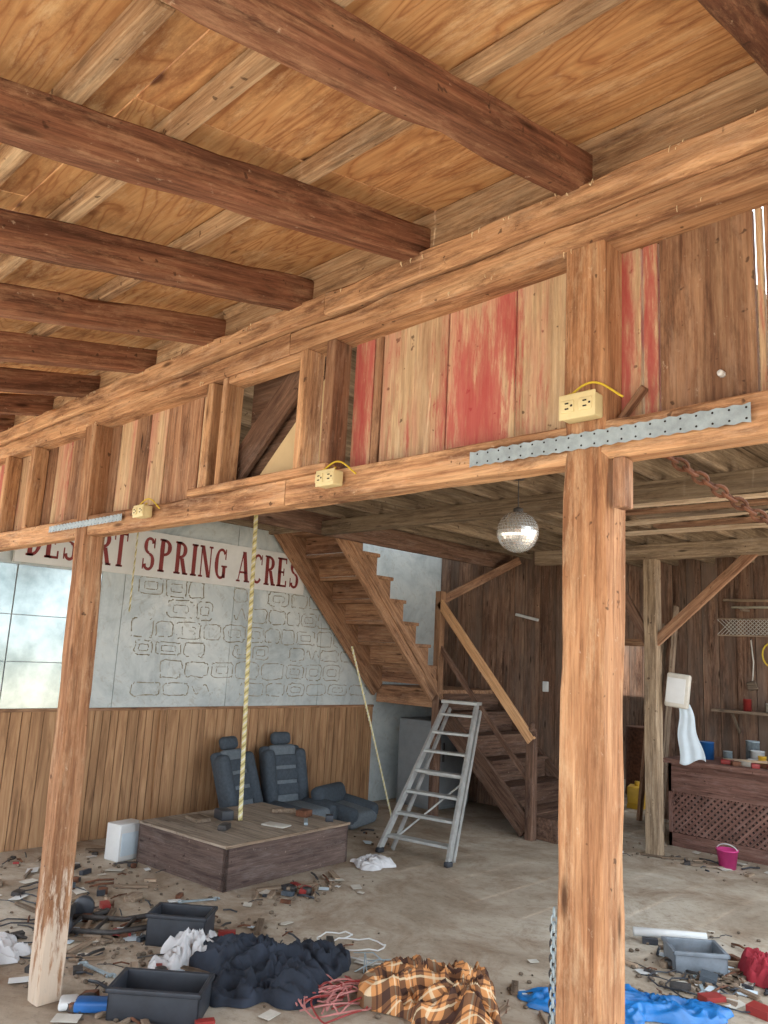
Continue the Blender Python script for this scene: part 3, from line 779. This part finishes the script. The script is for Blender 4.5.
for x in (-3.0,-2.0,-1.5): m.bb(x,x+.03,8.4,8.6,2.24,2.265,'scrap')
m.build('wall_rods')
m=MB()
for s_ in (1,-1):
    for k in range(52):
        x=-3.3+k*.04; m.beam((x,8.575-.004*s_,2.0 if s_>0 else 2.16),(x+.16,8.575-.004*s_,2.16 if s_>0 else 2.0),.004,.006,'paper')
m.bb(-3.3,-1.06,8.565,8.6,1.985,2.0,'scrap');m.bb(-3.3,-1.06,8.565,8.6,2.16,2.175,'scrap')
m.build('wire_mesh_strip')
m=MB()
m.tube([(-2.75+.09*math.cos(a/8*math.pi),8.54,1.8+.12*math.sin(a/8*math.pi)) for a in range(16)],.008,'ycable',6,closed=True)
m.tube([(-2.3+.11*math.cos(a/8*math.pi),8.54,1.75+.13*math.sin(a/8*math.pi)) for a in range(16)],.010,'black',6,closed=True)
m.build('coiled_cable')
m=MB(); m.lathe((-4.75,9.9,0),[(0,0),(.26,0),(.27,.02),(.26,.3),(.27,.32),(.26,.6),(.27,.62),(.26,.85),(0,.85)],'rust',28); m.build('oil_drum')
m=MB(); m.rbox((-4.42,8.95,.15),(.2,.24,.2),'yellow',RZ(20),.02); m.tube([(-4.42,8.95,.25),(-4.42,8.95,.3)],.03,'yellow'); m.bb(-4.5,-4.34,8.85,9.05,0,.05,'yellow'); m.build('fuel_jug')
m=MB(); m.beam((-4.9,10.4,0.02),(-4.6,10.8,1.6),.03,.2,'stair'); m.beam((-4.6,10.3,0.02),(-4.4,10.8,1.3),.03,.15,'barn'); m.build('leaning_boards')
m=MB(); m.rbox((-4.75,7.49,1.35),(.07,.02,.11),'white',None,.006); m.box((-4.75,7.478,1.35),(.01,.01,.025),'white'); m.build('light_switch')
m=MB(); m.rbox((-5.0,7.48,2.1),(.3,.04,.03),'white',RY(12),.006); m.build('wall_bracket')
# ---------------------------------------------------------------- floor objects
def heap(name,cx,cy,rx,ry,h,seed,mat,rot=45,nr=50,na=180,fr=5.0,lobes=.3,g2=1.0,z0=0.0):
    m=MB();vs=[];fs=[];g=[];R=RZ(rot)
    for i in range(nr+1):
        d=i/nr
        for k in range(na):
            a=2*math.pi*k/na; ca,sa=math.cos(a),math.sin(a)
            r=1-lobes+lobes*1.8*(noise.noise(Vector((ca*1.5+seed,sa*1.5,seed*.7)))+.3)+.12*noise.noise(Vector((ca*4,sa*4,seed)))
            x=d*r*ca*rx;y=d*r*sa*ry
            w=Vector((noise.noise(Vector((x*5,y*5,seed)))*.16,noise.noise(Vector((x*5,y*5,seed+9)))*.16,0))
            n1=noise.noise(Vector(((x+w.x)*fr*.8,(y+w.y)*fr*2.0,seed+3)));n2=noise.noise(Vector(((x-y+w.y)*fr*.9,(y+x+w.x)*fr*2.6,seed+5)))
            ridge=(1-abs(n1)*2.6); r2=(1-abs(n2)*2.4)
            z=h*max(0,(1-d**2.6))**.4*(.30+.5*max(ridge,0)+.34*max(r2,0)+.4*noise.noise(Vector((x*3.4,y*3.4,seed+20))))+.004
            z=max(z,.006 if d<1 else .001); 
            fx=.02*n2
            p=R@Vector((x+fx,y+fx*.6,0)); vs.append((cx+p.x,cy+p.y,z0+z))
            g.append(((x*1.25+w.x*.9+n1*.06)*g2,(y*1.25+w.y*.9+z*.8)*g2,seed))
    for i in range(nr):
        for k in range(na):
            l=(k+1)%na; fs.append((i*na+k,(i+1)*na+k,(i+1)*na+l,i*na+l))
    m.add(vs,fs,mat,g,smooth=True); return m.build(name)
heap('denim_jacket',-3.29,2.69,.42,.42,.13,3,'denim',fr=6)
heap('white_rag',-3.74,2.50,.17,.26,.12,5,'wcloth',fr=8)
heap('plaid_shirt',-2.49,3.10,.34,.42,.15,8,'plaid',fr=5)
heap('blue_tarp',-1.96,3.76,.44,.26,.06,11,'tarp',fr=7)
heap('red_cloth',-1.62,4.72,.13,.24,.12,14,'red',fr=8)
heap('white_rag',-4.45,4.6,.2,.16,.06,17,'wcloth',fr=9)
heap('white_rag',-4.3,1.72,.2,.2,.09,21,'wcloth',fr=8)
def tray(name,loc,rz,L,Wd,H,t=.012,mat='black',tilt=0,handle=False):
    e=empty(name); e.location=loc; e.rotation_euler=(math.radians(tilt),0,math.radians(rz)); m=MB()
    m.rbox((0,0,t/2+.001),(L,Wd,t),mat,None,.004)
    for s_ in (-1,1):
        m.rbox((0,s_*(Wd/2-t/2),H/2),(L,t,H),mat,None,.004); m.rbox((s_*(L/2-t/2),0,H/2),(t,Wd,H),mat,None,.004)
        m.rbox((0,s_*(Wd/2+.004),H-.01),(L+.02,.012,.02),mat,None,.004); m.rbox((s_*(L/2+.004),0,H-.01),(.012,Wd+.02,.02),mat,None,.004)
    for i in range(4): m.rbox((random.uniform(-.3,.3)*L,random.uniform(-.25,.25)*Wd,t+.02),(.07,.04,.03),random.choice(['steel','rust','scrap']),RZ(random.uniform(0,180)),.006)
    m.build('tray_body',parent=e)
    return e
tray('open_toolbox',(-3.27,2.08,0),42,.40,.22,.13)
tray('open_toolbox',(-3.95,2.60,0),40,.32,.2,.16,mat='black')
tray('milk_crate',(-1.94,4.6,0),40,.28,.22,.11,mat='grey')
m=MB(); m.lathe((-2.67,7.02,0),[(0,.0),(.065,0),(.085,.14),(.09,.14),(.09,.15),(.08,.15),(.06,.01),(0,.01)],'pink',24); m.tube([(-2.67+.085*math.cos(a),7.02+.0,.14+.05*math.sin(a)) for a in [math.pi*i/10 for i in range(11)]],.004,'white'); m.build('pink_bucket')
m=MB(); m.tube([(-2.36,4.72,.05),(-2.03,4.98,.05)],.025,'white',14); m.build('pvc_pipe')
m=MB(); m.rbox((-5.66,3.16,.13),(.16,.22,.26),'white',RZ(10),.008); m.rbox((-5.575,3.17,.12),(.006,.18,.16),'bcloth',RZ(10),.002); m.build('cardboard_carton')
# metal frame / hand truck lying on the floor
m=MB()
hx,hy=-4.42,2.12
d=Vector((.72,.70,0)).normalized(); n_=Vector((-.70,.72,0))
P0=Vector((hx,hy,.03))
for s_ in (0,.22): m.tube([P0+n_*s_,P0+n_*s_+d*.30,P0+n_*s_+d*.55+Vector((0,0,.05))],.014,'steel',8)
for t in (.05,.2,.36,.52): m.tube([P0+d*t+Vector((0,0,.05*max(0,t-.3)/.25)),P0+n_*.22+d*t+Vector((0,0,.05*max(0,t-.3)/.25))],.011,'steel',8)
m.beam(P0-n_*.02,P0+n_*.24,.012,.14,'steel')
for s_ in (-.05,.27): m.lathe(P0+n_*s_+d*.04+Vector((0,0,.04)),[(0,-.02),(.05,-.02),(.06,-.012),(.06,.012),(.05,.02),(0,.02)],'black',18,rot=RZ(45)@RX(90))
m.build('hand_truck')
def hammer(x,y,a,L=.3):
    m=MB(); d=RZ(a)@Vector((1,0,0)); c=Vector((x,y,.018)); m.tube([c,c+d*L*.5,c+d*L],.013,'scrap',8); m.rbox(c+d*L,(.03,.11,.03),'steel',RZ(a),.008); m.build('hammer')
hammer(-4.85,2.35,20);hammer(-2.05,5.0,-50,.25)
def wrench(x,y,a,L=.22):
    m=MB(); d=RZ(a)@Vector((1,0,0)); n=RZ(a)@Vector((0,1,0)); c=Vector((x,y,.01)); m.beam(c,c+d*L,.018,.008,'galv')
    for e_ in (c,c+d*L):
        m.tube([e_+(d*math.cos(t)+n*math.sin(t))*.02 for t in [i*.5 for i in range(10)]],.006,'galv',6)
    m.build('open_end_wrench')
wrench(-4.5,2.95,70);wrench(-3.95,2.05,10);wrench(-1.75,4.25,120)
m=MB()
for x0,y0,s_,mt in ((-4.7,2.0,.3,'black'),(-5.3,2.4,.25,'black'),(-2.0,4.3,.22,'black'),(-3.5,3.3,.2,'white')):
    pts=[(x0+s_*math.cos(i*.35)*(.4+.02*i)+.01*i,y0+s_*math.sin(i*.35+.4)*(.5+.01*i),.008+.006*(i%3)) for i in range(38)]
    m.tube(pts,.004,mt,6)
m.build('loose_electrical_cord')
m=MB()
for s_ in range(9):
    pts=[];ph=random.uniform(0,6)
    for i in range(60):
        t=i/59; a=t*7+ph
        pts.append((-2.88+.19*math.cos(a)*(.6+.5*math.sin(a*.37+s_))+.03*s_*.4-.05,2.74+.26*math.sin(a*1.1+s_*.5)*(.6+.3*math.cos(s_+t*3)),.012+.03*abs(math.sin(a*2.3+s_))))
    m.tube(pts,.0042,'cord' if s_%3 else 'redpaint',6)
m.build('tangled_cord')
m=MB()
for i in range(5):
    a=random.uniform(0,3); x=-3.02+random.uniform(-.12,.12);y=3.18+random.uniform(-.1,.1); m.tube([(x-.14*math.cos(a),y-.14*math.sin(a),.012),(x,y,.05),(x+.14*math.cos(a),y+.14*math.sin(a),.012)],.003,'galv',6)
m.build('wire_hangers')
m=MB(); m.rbox((-3.44,1.88,.03),(.08,.2,.045),'blue',RZ(-40),.012); m.rbox((-3.56,1.80,.02),(.08,.1,.035),'white',RZ(60),.012); m.build('spray_bottle')
m=MB()
for (x,y,sx,sy,sz,mt) in ((-4.95,3.55,.12,.06,.04,'steel'),(-5.3,3.55,.2,.12,.03,'scrap'),(-5.25,3.75,.15,.1,.07,'black'),(-4.8,4.2,.18,.03,.02,'galv'),(-4.85,3.95,.2,.12,.01,'paper'),(-5.0,4.35,.1,.1,.05,'rust'),(-5.2,4.3,.2,.05,.03,'scrap'),(-4.75,4.4,.06,.06,.05,'black')):
    m.rbox((x,y,.289+sz/2),(sx,sy,sz),mt,RZ(random.uniform(0,180)),.006)
m.build('platform_clutter')
def scatter(name,kinds,regs):
    m=MB()
    for cx,cy,rx,ry,n in regs:
        for _ in range(n):
            x=cx+random.gauss(0,.5)*rx;y=cy+random.gauss(0,.5)*ry
            if x<XL+.2: x=XL+.2+random.random()*.2
            if -5.65<x<-4.42 and 3.15<y<4.7: continue
            if abs(x+3.70)<.15 and abs(y-1.75)<.15: continue
            k=random.choice(kinds); R=RZ(random.uniform(0,180))
            if k=='stick': L=random.uniform(.06,.28); m.box((x,y,.012),(L,random.uniform(.01,.04),.016),'scrap',R)
            elif k=='paper': s_=random.uniform(.03,.12); m.box((x,y,.01),(s_,s_*.7,.003),random.choice(['paper','white','paper','bcloth']),R@RX(random.uniform(-8,8)))
            elif k=='rock': s_=random.uniform(.008,.03); m.rbox((x,y,s_*.3),(s_,s_*.8,s_*.6),'rock',R,s_*.2,1)
            elif k=='metal':
                L=random.uniform(.05,.2); d=R@Vector((L,0,0)); m.tube([(x,y,.012),(x+d.x*.5,y+d.y*.5,.02),(x+d.x,y+d.y,.012)],random.uniform(.002,.008),random.choice(['steel','rust','black']),7)
            elif k=='part':
                s_=random.uniform(.03,.11); m.box((x,y,s_*.2),(s_,s_*random.uniform(.3,.8),s_*.35),random.choice(['steel','black','rust','steel','steel','seat','scrap','redpaint']),R@RX(random.uniform(-10,10)))
                if random.random()<.5: m.lathe((x+.02,y,.0),[(0,0),(s_*.3,0),(s_*.3,s_*.4),(s_*.15,s_*.45),(0,s_*.45)],random.choice(['steel','rust']),10)
    m.build(name,)
regs=[(-5.4,2.7,.8,.8,30),(-4.3,2.4,.8,.6,44),(-3.5,2.1,.7,.4,20),(-3.3,3.1,.9,.3,12),(-4.25,3.75,.2,.4,16),(-1.85,4.5,.4,.6,48),(-2.9,6.9,1.0,.3,18),(-5.2,5.1,.5,.3,4),(-2.2,3.5,.3,.5,8)]
scatter('scrap_wood_pieces',['stick'],[(a,b_,c,d,int(n*.45)) for a,b_,c,d,n in regs])
scatter('paper_litter',['paper'],[(a,b_,c*1.15,d*1.15,int(n*.5)) for a,b_,c,d,n in regs])
scatter('rubble_bits',['rock'],[(a,b_,c*1.2,d*1.2,int(n*3.5)) for a,b_,c,d,n in regs])
scatter('metal_scraps',['metal','part'],[(a,b_,c,d,int(n*1.0)) for a,b_,c,d,n in regs])
# ---------------------------------------------------------------- camera
yaw=math.radians(44.5);p=math.radians(10.4);rl=math.radians(3.0)
fh=Vector((-math.sin(yaw),math.cos(yaw),0)); F=Vector((fh.x*math.cos(p),fh.y*math.cos(p),math.sin(p)))
R0=Vector((math.cos(yaw),math.sin(yaw),0)); U0=R0.cross(F)
Rr=R0*math.cos(rl)+U0*math.sin(rl); U=U0*math.cos(rl)-R0*math.sin(rl)
cd=bpy.data.cameras.new('camera'); cam=bpy.data.objects.new('camera',cd); scene.collection.objects.link(cam)
mt=Matrix((Rr,U,-F)).transposed().to_4x4(); mt.translation=Vector((0,0,1.6)); cam.matrix_world=mt
cd.sensor_fit='VERTICAL'; cd.sensor_height=36; cd.sensor_width=27; cd.lens=777/1024*36; cd.clip_start=0.05
scene.camera=cam
# ---------------------------------------------------------------- light
w=bpy.data.worlds.new('world'); scene.world=w; w.use_nodes=True
nt=w.node_tree; bg=nt.nodes['Background']; bg.inputs[0].default_value=(0.80,0.90,1.0,1); bg.inputs[1].default_value=3.8
sd=bpy.data.lights.new('sun','SUN'); sd.energy=8.2; sd.angle=0.01; sd.color=(1,.95,.89); so=bpy.data.objects.new('sun',sd); scene.collection.objects.link(so)
so.rotation_euler=Vector((-0.10,0.50,-1)).to_track_quat('-Z','Y').to_euler()
scene.view_settings.view_transform='Standard'; scene.view_settings.exposure=0.0
